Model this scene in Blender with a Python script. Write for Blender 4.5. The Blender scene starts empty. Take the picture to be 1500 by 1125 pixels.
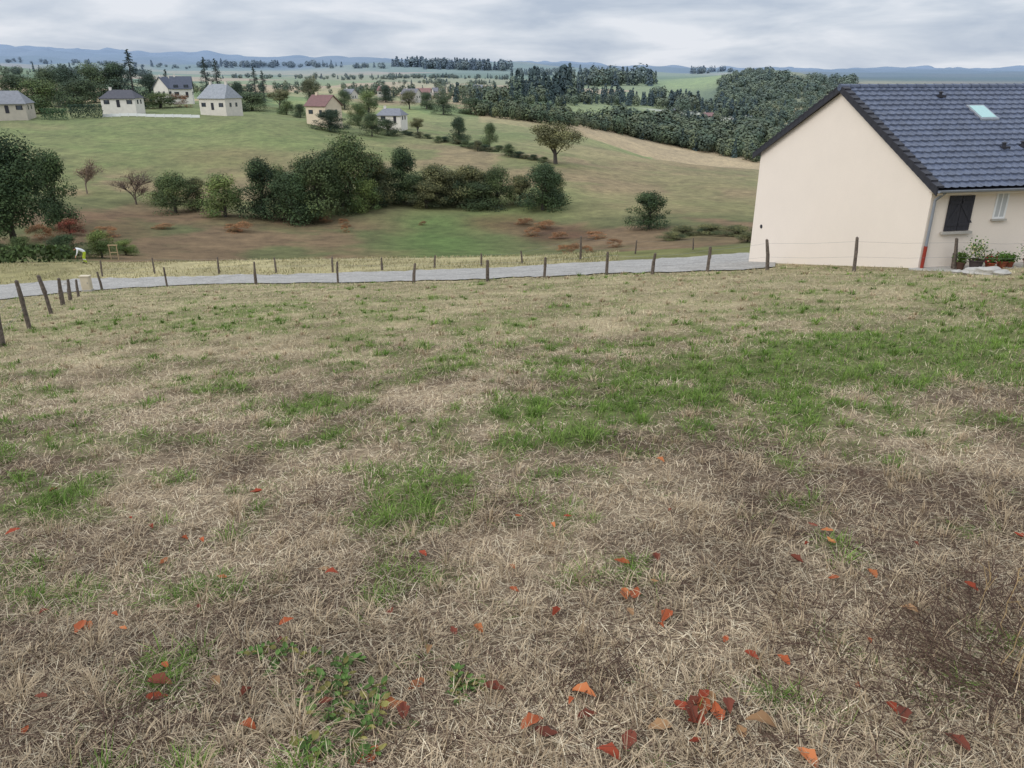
import bpy, math, random
import numpy as np
from mathutils import Vector, Matrix
rng=np.random.default_rng(11); random.seed(5)
scene=bpy.context.scene
scene.view_settings.view_transform='Standard'
try: scene.view_settings.look='None'
except Exception: pass
scene.view_settings.exposure=0
F=1127.0; TH=math.radians(21.85); CT=math.cos(TH); ST=math.sin(TH); EYE=1.6
def slope(y):
    v=(562.5-y)/F; return (-ST+CT*v)/(CT+ST*v)
def tanx(x,y):
    v=(562.5-y)/F; return (x-750)/F/(CT+ST*v)
def L(r,g,b):
    f=lambda c:(c/255/12.92) if c/255<=0.04045 else ((c/255+0.055)/1.055)**2.4
    return np.array([f(r),f(g),f(b)])
# ---------------- noise
def h2(ix,iy,seed):
    n=(ix*374761393+iy*668265263+seed*144269504)&0xffffffff
    n=((n^(n>>13))*1274126177)&0xffffffff
    n=n^(n>>16)
    return n/4294967296.0
def vn(x,y,seed=0):
    ix=np.floor(x).astype(np.int64); iy=np.floor(y).astype(np.int64)
    fx=x-ix; fy=y-iy; fx=fx*fx*(3-2*fx); fy=fy*fy*(3-2*fy)
    a=h2(ix,iy,seed); b=h2(ix+1,iy,seed); c=h2(ix,iy+1,seed); d=h2(ix+1,iy+1,seed)
    return (a*(1-fx)+b*fx)*(1-fy)+(c*(1-fx)+d*fx)*fy
def fbm(x,y,seed=0,o=4):
    s=0;a=.5;t=0
    for i in range(o):
        s=s+a*vn(x*2**i+i*17.3,y*2**i-i*9.1,seed+i); t+=a; a*=.55
    return s/t
def sst(a,b,x):
    k=np.clip((x-a)/(b-a),0,1); return k*k*(3-2*k)
# ---------------- terrain height
COLS=np.array([-300,0,200,400,600,800,1000,1120,1200,1500,1900])
RINGS=[52,60,78,95,125,160,200,260,340,450,600,850,1200,2000,3500,6000,9500]
TAB=[
[425,410,402,393,386,381,368,364,362,355,350],
[405,388,386,380,378,375,364,360,358,350,345],
[380,376,385,394,394,390,374,368,362,350,345],
[350,350,365,378,378,375,358,352,350,340,335],
[300,292,315,325,336,337,325,325,325,320,320],
[255,247,264,272,282,284,295,298,300,300,300],
[212,208,214,218,238,245,268,276,282,285,285],
[170,168,166,168,202,216,240,250,264,270,270],
[158,152,150,152,174,192,249,262,268,270,270],
[150,142,141,143,153,168,238,246,250,250,250],
[140,122,132,135,141,152,195,203,205,205,200],
[120,100,124,127,130,136,152,150,150,150,150],
[110,92,116,118,118,121,118,97,118,125,125],
[100,98,106,108,106,108,111,111,112,112,112],
[86,84,95,97,94,97,106,108,108,109,108],
[78,77,84,89,91,97,104,105,106,106,104],
[75,70,77,87,93,97,103,106,107,102,103]]
YS=np.array([30,37,44]+RINGS,float)
tcol=(COLS-750)/F/1.035
NT=360
TG=np.linspace(-1.6,1.6,NT)
def plane(X,Y): return -0.2*Y+0.05*X
Z=np.zeros((len(YS),len(COLS)))
for i,Yv in enumerate(YS):
    for j in range(len(COLS)):
        if i<3: Z[i,j]=plane(tcol[j]*Yv,Yv)
        else: Z[i,j]=EYE+slope(TAB[i-3][j])*Yv
Zt=np.array([np.interp(TG,tcol,Z[i]) for i in range(len(YS))])
kr=np.hanning(19); kr/=kr.sum()
for i in range(3,len(YS)):
    p=np.pad(Zt[i],9,mode='edge'); Zt[i]=np.convolve(p,kr,mode='valid')
for i in range(3): Zt[i]=plane(TG*YS[i],YS[i])
LS=np.log(YS); NL=900
LG=np.linspace(LS[0],LS[-1],NL)
dd=np.diff(Zt,axis=0)/np.diff(LS)[:,None]
m=np.zeros_like(Zt); m[0]=dd[0]; m[-1]=dd[-1]
a_,b_=dd[:-1],dd[1:]
m[1:-1]=np.where(a_*b_>0,2*a_*b_/(a_+b_+1e-12),0)
ii=np.clip(np.searchsorted(LS,LG)-1,0,len(LS)-2)
hh=(LS[ii+1]-LS[ii])[:,None]; tt=((LG-LS[ii])[:,None])/hh
ZG=((2*tt**3-3*tt**2+1)*Zt[ii]+(tt**3-2*tt**2+tt)*hh*m[ii]+(-2*tt**3+3*tt**2)*Zt[ii+1]+(tt**3-tt**2)*hh*m[ii+1])
# house frame
HA=np.array([13.6,25.4]); HR=np.array([.979,.203]); HR/=np.linalg.norm(HR); HG=np.array([-HR[1],HR[0]])
HZ=-6.0+EYE
def hloc(X,Y):
    return (X-HA[0])*HR[0]+(Y-HA[1])*HR[1],(X-HA[0])*HG[0]+(Y-HA[1])*HG[1]
def H(X,Y):
    X=np.asarray(X,float); Y=np.asarray(Y,float)
    P=plane(X,Y)+ (fbm(X*.5,Y*.5,3,3)-.5)*.16*(1-sst(14,27,Y))*sst(0,2,np.abs(Y)+.5)
    Yc=np.maximum(Y,30.0); t=np.clip(X/Yc,-1.599,1.599); l=np.clip(np.log(Yc),LG[0],LG[-1]-1e-6)
    a=(t-TG[0])/(TG[1]-TG[0]); b=(l-LG[0])/(LG[1]-LG[0])
    ia=np.clip(a.astype(int),0,NT-2); ib=np.clip(b.astype(int),0,NL-2); fa=a-ia; fb=b-ib
    Q=(ZG[ib,ia]*(1-fa)+ZG[ib,ia+1]*fa)*(1-fb)+(ZG[ib+1,ia]*(1-fa)+ZG[ib+1,ia+1]*fa)*fb
    Q=Q+(fbm(X/28,Y/28,8,3)-.5)*2.6*sst(95,140,Y)*(1-sst(800,1500,Y))+(fbm(X/420,Y/420,9,3)-.5)*.018*Y*sst(1500,3000,Y)
    z=np.where(Y<44,P,Q)
    lx,ly=hloc(X,Y)
    w=sst(-.8,-.1,lx)*sst(-2.6,-1.7,ly)*(1-sst(6,9,ly))*(1-sst(19,22,lx))
    return z*(1-w)+np.minimum(z,HZ-.06)*w
DL=np.exp(np.linspace(math.log(1.2),math.log(9400),5000))
def loc(x,y,dmin=60):
    D=DL[DL>dmin]; t=tanx(x,y); s=slope(y)
    hit=np.nonzero(H(t*D,D)-EYE>=s*D)[0]
    if len(hit)==0: return None
    d=D[hit[0]]; X=t*d
    return (X,d,float(H(X,d)))
# ---------------- mesh helper
def mk(name,V,Fq,col=None,mats=(),mi=None,smooth=False,link=True):
    me=bpy.data.meshes.new(name); V=np.asarray(V,np.float32); Fq=np.asarray(Fq,np.int32)
    n=Fq.shape[1]
    me.vertices.add(len(V)); me.vertices.foreach_set('co',V.ravel())
    me.loops.add(Fq.size); me.loops.foreach_set('vertex_index',Fq.ravel())
    me.polygons.add(len(Fq)); me.polygons.foreach_set('loop_start',np.arange(len(Fq),dtype=np.int32)*n)
    try: me.polygons.foreach_set('loop_total',np.full(len(Fq),n,np.int32))
    except Exception: pass
    if mi is not None: me.polygons.foreach_set('material_index',np.asarray(mi,np.int32))
    me.update(calc_edges=True)
    if col is not None:
        at=me.color_attributes.new('Col','FLOAT_COLOR','POINT')
        c4=np.ones((len(V),4),np.float32); c4[:,:3]=col; at.data.foreach_set('color',c4.ravel())
    for mm in mats: me.materials.append(mm)
    me.polygons.foreach_set('use_smooth',np.full(len(Fq),smooth))
    me.validate()
    if not link: return me
    o=bpy.data.objects.new(name,me); scene.collection.objects.link(o); return o
# ---------------- materials
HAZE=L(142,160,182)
def mat(name,base=None,attr=False,rough=.9,spec=.2,noise=0,nscale=5,bump=0,bscale=20,haze=False,objrnd=0,metal=0,noise2=0,n2scale=60):
    m=bpy.data.materials.new(name); m.use_nodes=True; nt=m.node_tree; N=nt.nodes; K=nt.links
    bs=N['Principled BSDF']; bs.inputs['Roughness'].default_value=rough
    bs.inputs['Specular IOR Level'].default_value=spec; bs.inputs['Metallic'].default_value=metal
    geo=N.new('ShaderNodeNewGeometry')
    if attr:
        a=N.new('ShaderNodeVertexColor'); a.layer_name='Col'; cur=a.outputs['Color']
    else:
        a=N.new('ShaderNodeRGB'); a.outputs[0].default_value=(*base,1); cur=a.outputs[0]
    def mulnoise(cur,amt,sc,det=5):
        nz=N.new('ShaderNodeTexNoise'); nz.inputs['Scale'].default_value=sc; nz.inputs['Detail'].default_value=det
        nz.inputs['Roughness'].default_value=.65
        K.new(geo.outputs['Position'],nz.inputs['Vector'])
        mr=N.new('ShaderNodeMapRange'); mr.inputs[1].default_value=.3; mr.inputs[2].default_value=.7
        mr.inputs[3].default_value=1-amt; mr.inputs[4].default_value=1+amt
        K.new(nz.outputs['Fac'],mr.inputs[0])
        vm=N.new('ShaderNodeVectorMath'); vm.operation='SCALE'; K.new(cur,vm.inputs[0]); K.new(mr.outputs[0],vm.inputs['Scale'])
        return vm.outputs[0]
    if noise: cur=mulnoise(cur,noise,nscale)
    if noise2: cur=mulnoise(cur,noise2,n2scale)
    if objrnd:
        oi=N.new('ShaderNodeObjectInfo'); mr=N.new('ShaderNodeMapRange')
        mr.inputs[3].default_value=1-objrnd; mr.inputs[4].default_value=1+objrnd
        K.new(oi.outputs['Random'],mr.inputs[0])
        vm=N.new('ShaderNodeVectorMath'); vm.operation='SCALE'; K.new(cur,vm.inputs[0]); K.new(mr.outputs[0],vm.inputs['Scale']); cur=vm.outputs[0]
    if haze:  # aerial haze painted into the base colour, stronger with distance from origin
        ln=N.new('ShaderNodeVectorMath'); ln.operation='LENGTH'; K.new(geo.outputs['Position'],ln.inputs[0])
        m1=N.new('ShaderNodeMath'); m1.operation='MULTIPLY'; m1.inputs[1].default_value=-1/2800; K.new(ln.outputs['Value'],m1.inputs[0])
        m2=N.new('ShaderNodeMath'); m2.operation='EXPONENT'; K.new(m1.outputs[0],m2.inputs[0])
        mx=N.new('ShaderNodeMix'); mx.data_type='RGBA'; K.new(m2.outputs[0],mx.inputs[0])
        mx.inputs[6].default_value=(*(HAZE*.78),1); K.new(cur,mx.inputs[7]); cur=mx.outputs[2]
    K.new(cur,bs.inputs['Base Color'])
    if bump:
        nz=N.new('ShaderNodeTexNoise'); nz.inputs['Scale'].default_value=bscale; nz.inputs['Detail'].default_value=6
        K.new(geo.outputs['Position'],nz.inputs['Vector'])
        bp=N.new('ShaderNodeBump'); bp.inputs['Strength'].default_value=bump; bp.inputs['Distance'].default_value=.05
        K.new(nz.outputs['Fac'],bp.inputs['Height']); K.new(bp.outputs[0],bs.inputs['Normal'])
    return m
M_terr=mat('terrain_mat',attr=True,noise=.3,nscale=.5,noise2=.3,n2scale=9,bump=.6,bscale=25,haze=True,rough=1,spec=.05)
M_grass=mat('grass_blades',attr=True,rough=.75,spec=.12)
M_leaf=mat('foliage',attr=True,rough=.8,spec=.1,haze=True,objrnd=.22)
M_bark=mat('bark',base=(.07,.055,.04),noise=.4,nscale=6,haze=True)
M_wood=mat('weathered_wood',base=(.13,.105,.085),noise=.5,nscale=14,bump=.5,bscale=40)
M_gravel=mat('gravel',base=L(160,156,149),noise=.2,nscale=1.1,noise2=.45,n2scale=9,bump=1,bscale=22)
M_wire=mat('fence_wire',base=(.25,.25,.25),rough=.5,metal=.6)
# ---------------- green patches
def gp(x,y):
    s=slope(y); t=tanx(x,y); D=1.6/(-s-.2+.05*t); return t*D,D
BL=[(800,605,.42,1.5),(455,588,.42,1.1),(1075,612,.7,1.2),(600,755,.28,1.2),(1440,512,2.2,1.5),(1300,505,1.4,.6),(445,640,.32,1.1),(20,735,.3,.9),(330,480,1.8,.7),(560,520,1.2,.7),
(720,595,.35,1.1),(880,540,1.1,.7),(1120,545,.9,.9),(530,700,.25,.6),(650,690,.3,.5),(840,640,.35,1.),(100,720,.25,.3),(1200,560,.8,.5),(300,880,.12,.5),(950,580,.5,.8),(230,590,.4,.4),(1400,650,.4,.4),(700,470,2,.4),(1180,520,1.1,.7),(250,990,.12,.6),(1480,450,3,.7),(400,455,3,.5),(1430,790,.25,.4),(760,760,.15,.4),(600,560,.6,.7),(1000,640,.4,.6),(560,610,.35,.7),(660,640,.3,.5),(900,600,.4,.6),(1150,600,.4,.6),(340,570,.5,.5),(730,540,.8,.6),(150,470,1.5,.4)]
BLW=[(*gp(x,y),r,s) for x,y,r,s in BL]
def green(X,Y):
    n=fbm(X*.7+5,Y*.5,21,4); n2=fbm(X*3.2,Y*2.6,31,4)
    g=(n-.5)*1.3+.05+.14*sst(5,14,Y)-.14*(1-sst(2.5,5,Y))
    for bx,by,r,s in BLW:
        g=g+.68*s*np.exp(-((X-bx)**2/(r*1.2)**2+(Y-by)**2/(r*1.1+.02*by)**2))
    g=g+(n2-.5)*2.2
    return np.clip(g*.85,0,.95)
C_str=L(188,168,138); C_brn=L(124,104,86); C_grn=L(98,114,58); C_drk=L(86,70,58); C_pal=L(208,193,164)
def nearcol(X,Y):
    g=green(X,Y)[:,None]; n=fbm(X*1.3,Y*1.3,41,4)[:,None]; p=fbm(X*.35,Y*.25,51,3)[:,None]
    d=C_brn*(1-sst(.3,.68,n))+C_str*sst(.3,.68,n)
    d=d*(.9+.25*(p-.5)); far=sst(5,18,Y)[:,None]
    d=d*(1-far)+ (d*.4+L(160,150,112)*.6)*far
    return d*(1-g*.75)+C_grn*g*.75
# ---------------- terrain mesh
rows=[-5.0]
while rows[-1]<9300: rows.append(rows[-1]+max(.09,.0115*(rows[-1]+3)))
rows=np.array(rows); ncol=660
tp=np.linspace(-1.45,1.45,ncol)
YY=np.repeat(rows,ncol); XX=np.tile(tp,len(rows))*(YY+8)
ZZ=H(XX,YY)
near=nearcol(XX,YY)
T=XX/np.maximum(YY,10); lY=np.log(np.maximum(YY,1))
fn=fbm(XX/14,YY/14,61,5)[:,None]; fn2=fbm(XX/60,YY/45,71,4)[:,None]; fn3=fbm(XX/4,YY/4,72,3)[:,None]
olive=L(126,124,80); brownf=L(138,120,88); grn=L(102,118,64); dry=L(172,160,120)
def mixc(a,b,w): return a*(1-w)+b*w
hill=mixc(olive*np.ones((len(XX),1)),brownf,sst(.42,.6,fn2)*.85); hill=mixc(hill,grn,sst(.48,.62,fn)*.5)
tone=fbm(XX/40+YY/90,YY/9-XX/70,66,3)[:,None]; hill=hill*(.84+.32*tone)
rightw=sst(.02,.12,T)[:,None]; hill=mixc(hill,brownf*1.03,rightw*.45)
leftup=(sst(150,215,YY)*(1-sst(-.3,-.1,T)))[:,None]; hill=mixc(hill,L(114,122,72),leftup*.6)
low=(sst(62,80,YY)*(1-sst(122,146,YY)))[:,None]
lowc=mixc(L(118,98,72)*np.ones((len(XX),1)),L(98,98,62),sst(.42,.58,fn))
hill=mixc(hill,lowc,low)
gw=(np.exp(-((T+.09)/.08)**2)*sst(68,78,YY)*(1-sst(128,150,YY)))[:,None]; hill=mixc(hill,L(88,108,56)*(.8+.4*fn),gw*.85)
strip=(sst(43,49,YY)*(1-sst(60,66,YY))*sst(-.62,-.5,T)*(1-sst(.0,.14,T)))[:,None]
base=hill
mid=(1-sst(60,72,YY))[:,None]; base=mixc(base,mixc(L(140,132,92)*np.ones((len(XX),1)),L(108,108,66),sst(.4,.6,fn)),mid)
base=mixc(base,dry,strip*.8)
cells=rng.random((260,2))*np.array([2.6,3.6])+np.array([-1.3,5.5])
cc=[L(168,156,108),L(116,130,74),L(146,144,94),L(176,154,114),L(102,118,66),L(134,142,84)]
sel=YY>300; px=T[sel]+(fbm(XX[sel]/80,YY[sel]/80,5,2)-.5)*.04; py=lY[sel]+(fbm(XX[sel]/90,YY[sel]/90,6,2)-.5)*.08
best=np.full(px.shape,1e9); bi=np.zeros(px.shape,int)
for k,(cx,cy) in enumerate(cells):
    d=((px-cx)*2.2)**2+((py-cy)*1.3)**2; q=d<best; best[q]=d[q]; bi[q]=k
carr=np.array([cc[k%6] for k in range(260)]); far=np.zeros((len(XX),3)); far[sel]=carr[bi]
wf=sst(300,360,YY)[:,None]; base=mixc(base,far*(0.85+.3*fn),wf)
def paint(x,y,rx,rl,colr,st,dmin=60):
    global base
    p=loc(x,y,dmin)
    if p is None: return
    t0=p[0]/p[1]; l0=math.log(p[1])
    w=np.exp(-(((T-t0)/(rx/F))**2+((lY-l0)/rl)**2)**2)[:,None]*st
    base=mixc(base,colr,w)
rr_=(sst(.3,.38,T)*sst(900,1500,YY))[:,None]; base=mixc(base,L(62,80,72),rr_*.9)
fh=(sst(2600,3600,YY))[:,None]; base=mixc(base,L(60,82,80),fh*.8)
paint(1010,118,60,.14,L(142,156,86),.9); paint(770,185,150,.12,L(142,136,90),.7); paint(880,222,120,.1,L(152,140,98),.7)
paint(1060,172,60,.03,L(205,198,186),.8); paint(990,164,40,.02,L(200,196,188),.8)
paint(450,106,90,.3,L(164,158,112),.8); paint(700,152,60,.05,L(160,132,102),.7); paint(560,150,50,.08,L(146,114,88),.7)
paint(820,345,60,.08,L(92,66,46),.8); paint(740,325,60,.06,L(104,78,52),.6); paint(640,125,60,.1,L(170,164,118),.7)
paint(1030,345,70,.1,L(92,84,54),.6); paint(300,320,200,.06,L(110,88,62),.6); paint(150,330,80,.1,L(112,86,62),.6)
paint(330,230,90,.07,L(124,112,74),.5); paint(15,95,50,.3,L(160,142,108),.8); paint(1080,140,80,.1,L(84,96,52),.8)
base=base*(.74+.48*fn3)*.97
wn=(1-sst(42,47,YY))[:,None]; colr=near*(.6+.25*sst(5,14,YY))[:,None]*wn+base*(1-wn)
g=np.arange(len(rows)-1)[:,None]*ncol+np.arange(ncol-1)[None,:]; g=g.ravel()
Fq=np.stack([g,g+1,g+ncol+1,g+ncol],1)
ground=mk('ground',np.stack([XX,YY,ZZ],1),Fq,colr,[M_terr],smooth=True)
# ---------------- gravel road
rx=np.array([-300,-100,0,140,300,500,700,900,1000,1060,1100,1135]); ryn=[470,449,440,425,417,415,410,401,399,397,396,392]; ryf=[445,425,417,409,405,401,394,383,378,374,371,369]
tn=[];Yn=[];Yf=[]
for x,a,b in zip(rx,ryn,ryf):
    p=loc(x,a,20); q=loc(x,b,25); tn.append(p[0]/p[1]); Yn.append(p[1]); Yf.append(q[1])
ts=np.linspace(tn[0],tn[-1],700); yn=np.interp(ts,tn,Yn); yf=np.interp(ts,tn,Yf)
sm=np.hanning(61); sm/=sm.sum()
yn=np.convolve(np.pad(yn,30,mode='edge'),sm,'valid'); yf=np.convolve(np.pad(yf,30,mode='edge'),sm,'valid')
yn+= (fbm(ts*60,ts*0,91,3)-.5)*1.6; yf+=(fbm(ts*50,ts*0+4,92,3)-.5)*2
nr=30; W=np.linspace(0,1,nr)[None,:]; RY=(yn[:,None]*(1-W)+yf[:,None]*W); RX=ts[:,None]*RY
RZ=H(RX.ravel(),RY.ravel())+.045; g=(np.arange(699)[:,None]*nr+np.arange(nr-1)[None,:]).ravel()
mk('gravel_road',np.stack([RX.ravel(),RY.ravel(),RZ],1),np.stack([g,g+nr,g+nr+1,g+1],1),None,[M_gravel],smooth=True)
# ---------------- grass blades
def blades(P,az,el,Ln,w,droop,col,two=True):
    n=len(P); d=np.stack([np.cos(az),np.sin(az)],1); s=np.stack([-np.sin(az),np.cos(az)],1)
    def pt(b,l,e): return b+np.stack([d[:,0]*np.cos(e)*l,d[:,1]*np.cos(e)*l,np.sin(e)*l],1)
    wv=np.stack([s[:,0]*w/2,s[:,1]*w/2,np.zeros(n)],1)
    if two:
        M1=pt(P,Ln*.5,el); T1=pt(M1,Ln*.5,el-droop)
        V=np.stack([P-wv,P+wv,M1-wv*.9,M1+wv*.9,T1-wv*.2,T1+wv*.2],1).reshape(-1,3); k=6
        b=np.arange(n)*6; Q=np.concatenate([np.stack([b,b+1,b+3,b+2],1),np.stack([b+2,b+3,b+5,b+4],1)])
    else:
        T1=pt(P,Ln,el-droop*.4); V=np.stack([P-wv,P+wv,T1+wv*.3,T1-wv*.3],1).reshape(-1,3); k=4
        b=np.arange(n)*4; Q=np.stack([b,b+1,b+2,b+3],1)
    return V,Q,np.repeat(col,k,axis=0)
def okfield(X,Y,mg=.2):
    lx,ly=hloc(X,Y); t=X/Y
    return (~((lx>-.2)&(ly>-1.7)))&((Y<np.interp(t,ts,yn)+mg)|(t>ts[-1]))
def field(n,ya,yb,two,seed):
    r=np.random.default_rng(seed); a=yb**-.5; b=ya**-.5
    Y=(a+(b-a)*r.random(n))**-2; X=(r.random(n)*2-1)*.86*(Y+2.2)
    ok=okfield(X,Y); X=X[ok];Y=Y[ok];n=len(X)
    g=green(X,Y); isg=r.random(n)<g*.88; z=H(X,Y)
    rr=r.random(n); col=np.where((rr<.42)[:,None],C_str,np.where((rr<.6)[:,None],C_pal,C_brn)); col=np.where((rr>.85)[:,None],C_drk,col)
    pn=fbm(X*1.3,Y*1.3,41,4); pq=fbm(X*4.5,Y*4.5,43,3); col=col*(.70+.36*sst(.3,.68,pn)+.34*(pq-.45))[:,None]
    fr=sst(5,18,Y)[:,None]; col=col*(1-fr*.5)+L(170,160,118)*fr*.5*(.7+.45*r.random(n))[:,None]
    gc=np.where((r.random(n)<.5)[:,None],L(100,122,56),L(126,140,76)); gc=np.where((r.random(n)<.3)[:,None],L(78,102,44),gc)
    col=np.where(isg[:,None],gc*.95,col)*(.7+.55*r.random(n))[:,None]
    up=r.random(n)<np.where(isg,.7,.25); el=np.where(up,r.uniform(.5,1.35,n),r.uniform(.0,.4,n))
    Ln=r.uniform(.03,.095,n)*(1+.022*Y)*np.where(isg,.85,1.); Ln=np.where(up&~isg,Ln*.85,Ln)
    w=np.maximum(r.uniform(.0015,.0034,n),.0007*Y)
    P=np.stack([X,Y,z+np.where(up,0,r.uniform(.0,.026,n))-.004],1)
    return blades(P,r.uniform(0,6.283,n),el,Ln,w,r.uniform(0,.9,n)*np.where(up,1,.4),col,two)
def tufts(n,seed,dryt=False):
    r=np.random.default_rng(seed); a=34**-.5; b=1.4**-.5
    Y=(a+(b-a)*r.random(n))**-2; X=(r.random(n)*2-1)*.8*(Y+1.5); g=green(X,Y)
    k=okfield(X,Y,-.3)
    k&= (r.random(n)<.35*(1-g)) if dryt else (r.random(n)<g*1.4-.25)
    X=X[k];Y=Y[k];m_=len(X); q=24
    X=np.repeat(X,q);Y=np.repeat(Y,q);n=len(X); rad=np.repeat(r.uniform(.015,.06,m_),q)*(1+.04*Y); an=r.uniform(0,6.283,n); rr=np.sqrt(r.random(n))*rad
    bx=X+np.cos(an)*rr; by=Y+np.sin(an)*rr; Ln=np.repeat(r.uniform(.05,.13,m_),q)*r.uniform(.6,1.2,n)*(1+.015*Y)
    tint=np.repeat(r.random(m_),q)[:,None]
    col=(C_str*tint+L(150,130,102)*(1-tint)) if dryt else (L(78,106,40)*tint+L(118,142,66)*(1-tint))
    col=col*r.uniform(.65,1.2,n)[:,None]
    P=np.stack([bx,by,H(bx,by)-.004],1); w=np.maximum(r.uniform(.002,.0042,n),.0008*Y)
    return blades(P,an+r.uniform(-.6,.6,n),r.uniform(.6,1.45,n),Ln,w,r.uniform(.2,1.2,n),col,True)
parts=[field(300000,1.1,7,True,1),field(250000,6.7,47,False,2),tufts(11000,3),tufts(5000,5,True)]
def strip_blades(n,seed):
    r=np.random.default_rng(seed); Y=r.uniform(43,62,n); t=r.uniform(-.72,.14,n); X=t*Y; rf=np.interp(t,ts,yf)
    k=(Y>rf-.1)&(fbm(X/2.5,Y/2.5,13,3)+r.normal(0,.12,n)>.45); X=X[k];Y=Y[k];n=len(X); c=np.where((r.random(n)<.66)[:,None],L(178,166,128),L(122,122,78))*r.uniform(.65,1.1,n)[:,None]
    return blades(np.stack([X,Y,H(X,Y)],1),r.uniform(0,6.28,n),r.uniform(.4,1.4,n),r.uniform(.08,.24,n),r.uniform(.02,.045,n),r.uniform(0,.5,n),c,False)
parts.append(strip_blades(34000,4))
off=0;VV=[];QQ=[];CC=[]
for V,Q,C in parts: VV.append(V);QQ.append(Q+off);CC.append(C);off+=len(V)
mk('grass',np.concatenate(VV),np.concatenate(QQ),np.concatenate(CC),[M_grass])
print('blades',off)
# ---------------- tubes
def tube(p0,p1,r0,r1,n=6,jit=0):
    p0=np.array(p0,float);p1=np.array(p1,float); d=p1-p0; l=np.linalg.norm(d)+1e-9; d/=l
    a=np.cross(d,[0,0,1.]) if abs(d[2])<.95 else np.cross(d,[1.,0,0]); a/=np.linalg.norm(a); b=np.cross(d,a)
    an=np.arange(n)*2*math.pi/n; ring=np.cos(an)[:,None]*a+np.sin(an)[:,None]*b
    j=(1+rng.uniform(-jit,jit,(n,1))) if jit else 1
    V=np.concatenate([p0+ring*r0*j,p1+ring*r1*j]); i=np.arange(n); k=(i+1)%n
    return V,np.stack([i,k,k+n,i+n],1)
class MB:
    def __init__(s): s.V=[];s.Q=[];s.C=[];s.M=[];s.n=0
    def add(s,V,Q,c=(.1,.1,.1),m=0):
        V=np.asarray(V,float); s.V.append(V);s.Q.append(np.asarray(Q)+s.n);s.n+=len(V)
        c=np.asarray(c,float); s.C.append(c if c.ndim==2 else np.tile(c,(len(V),1))); s.M.append(np.full(len(Q),m))
    def box(s,lo,hi,c=(.1,.1,.1),m=0):
        x0,y0,z0=lo;x1,y1,z1=hi
        V=[[x0,y0,z0],[x1,y0,z0],[x1,y1,z0],[x0,y1,z0],[x0,y0,z1],[x1,y0,z1],[x1,y1,z1],[x0,y1,z1]]
        s.add(V,[[0,3,2,1],[4,5,6,7],[0,1,5,4],[1,2,6,5],[2,3,7,6],[3,0,4,7]],c,m)
    def obj(s,name,mats,smooth=False,link=True):
        return mk(name,np.concatenate(s.V),np.concatenate(s.Q),np.concatenate(s.C),mats,np.concatenate(s.M),smooth,link)
def cards(P,Nn,size,r,asp=1.):
    n=len(P); Nn=Nn/(np.linalg.norm(Nn,axis=1,keepdims=True)+1e-9); a=np.cross(Nn,r.normal(size=(n,3))); a/=np.linalg.norm(a,axis=1,keepdims=True)+1e-9; b=np.cross(Nn,a)
    s=(size*r.uniform(.6,1.3,n))[:,None]; q=r.uniform(.5,1,(n,4,1))
    V=np.stack([P-a*s*q[:,0],P-b*s*asp*q[:,1],P+a*s*q[:,2],P+b*s*asp*q[:,3]],1).reshape(-1,3)
    b0=np.arange(n)*4; return V,np.stack([b0,b0+1,b0+2,b0+3],1)
def broad(name,seed,Hh=10,Wd=8,bot=.15,nc=46,nl=210,ls=.14,c1=L(62,78,42),c2=L(92,104,58),trunk=True,lump=.17,bush=False):
    r=np.random.default_rng(seed); mb=MB(); zc=Hh*(1+bot)/2; rz=Hh*(1-bot)/2
    if bush:
        a=r.uniform(0,6.28,nc); z=r.random(nc)**.9; prof=np.sqrt(np.clip(1-(z**1.6),0,1))*.8+.06; prof*=1+.25*np.sin(a*2+seed)
        R=np.sqrt(r.random(nc))*prof; C=np.stack([np.cos(a)*R*Wd/2,np.sin(a)*R*Wd/2,Hh*(.06+z*.8)],1)
    else:
        C=r.normal(size=(nc,3)); C/=np.linalg.norm(C,axis=1,keepdims=True); C*=(r.random((nc,1))**.4)*.82
        C[:,2]=np.abs(C[:,2])*np.where(r.random(nc)<.6,1,-1)
        sq=1-.25*np.clip(C[:,2],0,1); C=C*np.array([Wd/2,Wd/2,rz])*np.stack([sq,sq,np.ones(nc)],1)+[0,0,zc]
        C[:,:2]+=r.normal(size=2)*Wd*.05
    for i in range(nc):
        rc=Wd*lump*r.uniform(.5,1.45); k=int(nl*(rc/(Wd*lump))**1.3)+8
        d=r.normal(size=(k,3)); d/=np.linalg.norm(d,axis=1,keepdims=True); P=C[i]+d*rc*(r.uniform(.55,1.18,(k,1)))*[1,1,.85]
        P[:,2]=np.maximum(P[:,2],.05)
        w=r.random(); base_=(c1*(1-w)+c2*w)*r.uniform(.65,1.3)*1.12; V,Q=cards(P,d+r.normal(size=(k,3))*.4+[0,0,.35],ls,r)
        c=np.repeat(base_*r.uniform(.75,1.25,(k,1)),4,axis=0); mb.add(V,Q,c,0)
    if trunk:
        tr=Hh*.022; p=np.array([0,0,-.5]); q=np.array([r.normal()*.15,r.normal()*.15,zc*.8]); V,Q=tube(p,q,tr*1.4,tr*.7,8,.1); mb.add(V,Q,m=1)
        for i in r.choice(nc,min(16,nc),False):
            f=r.uniform(.35,.95); s0=p+(q-p)*f; V,Q=tube(s0,C[i],tr*.5,tr*.12,5); mb.add(V,Q,m=1)
    return mb.obj(name,[M_leaf,M_bark],link=False)
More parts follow.
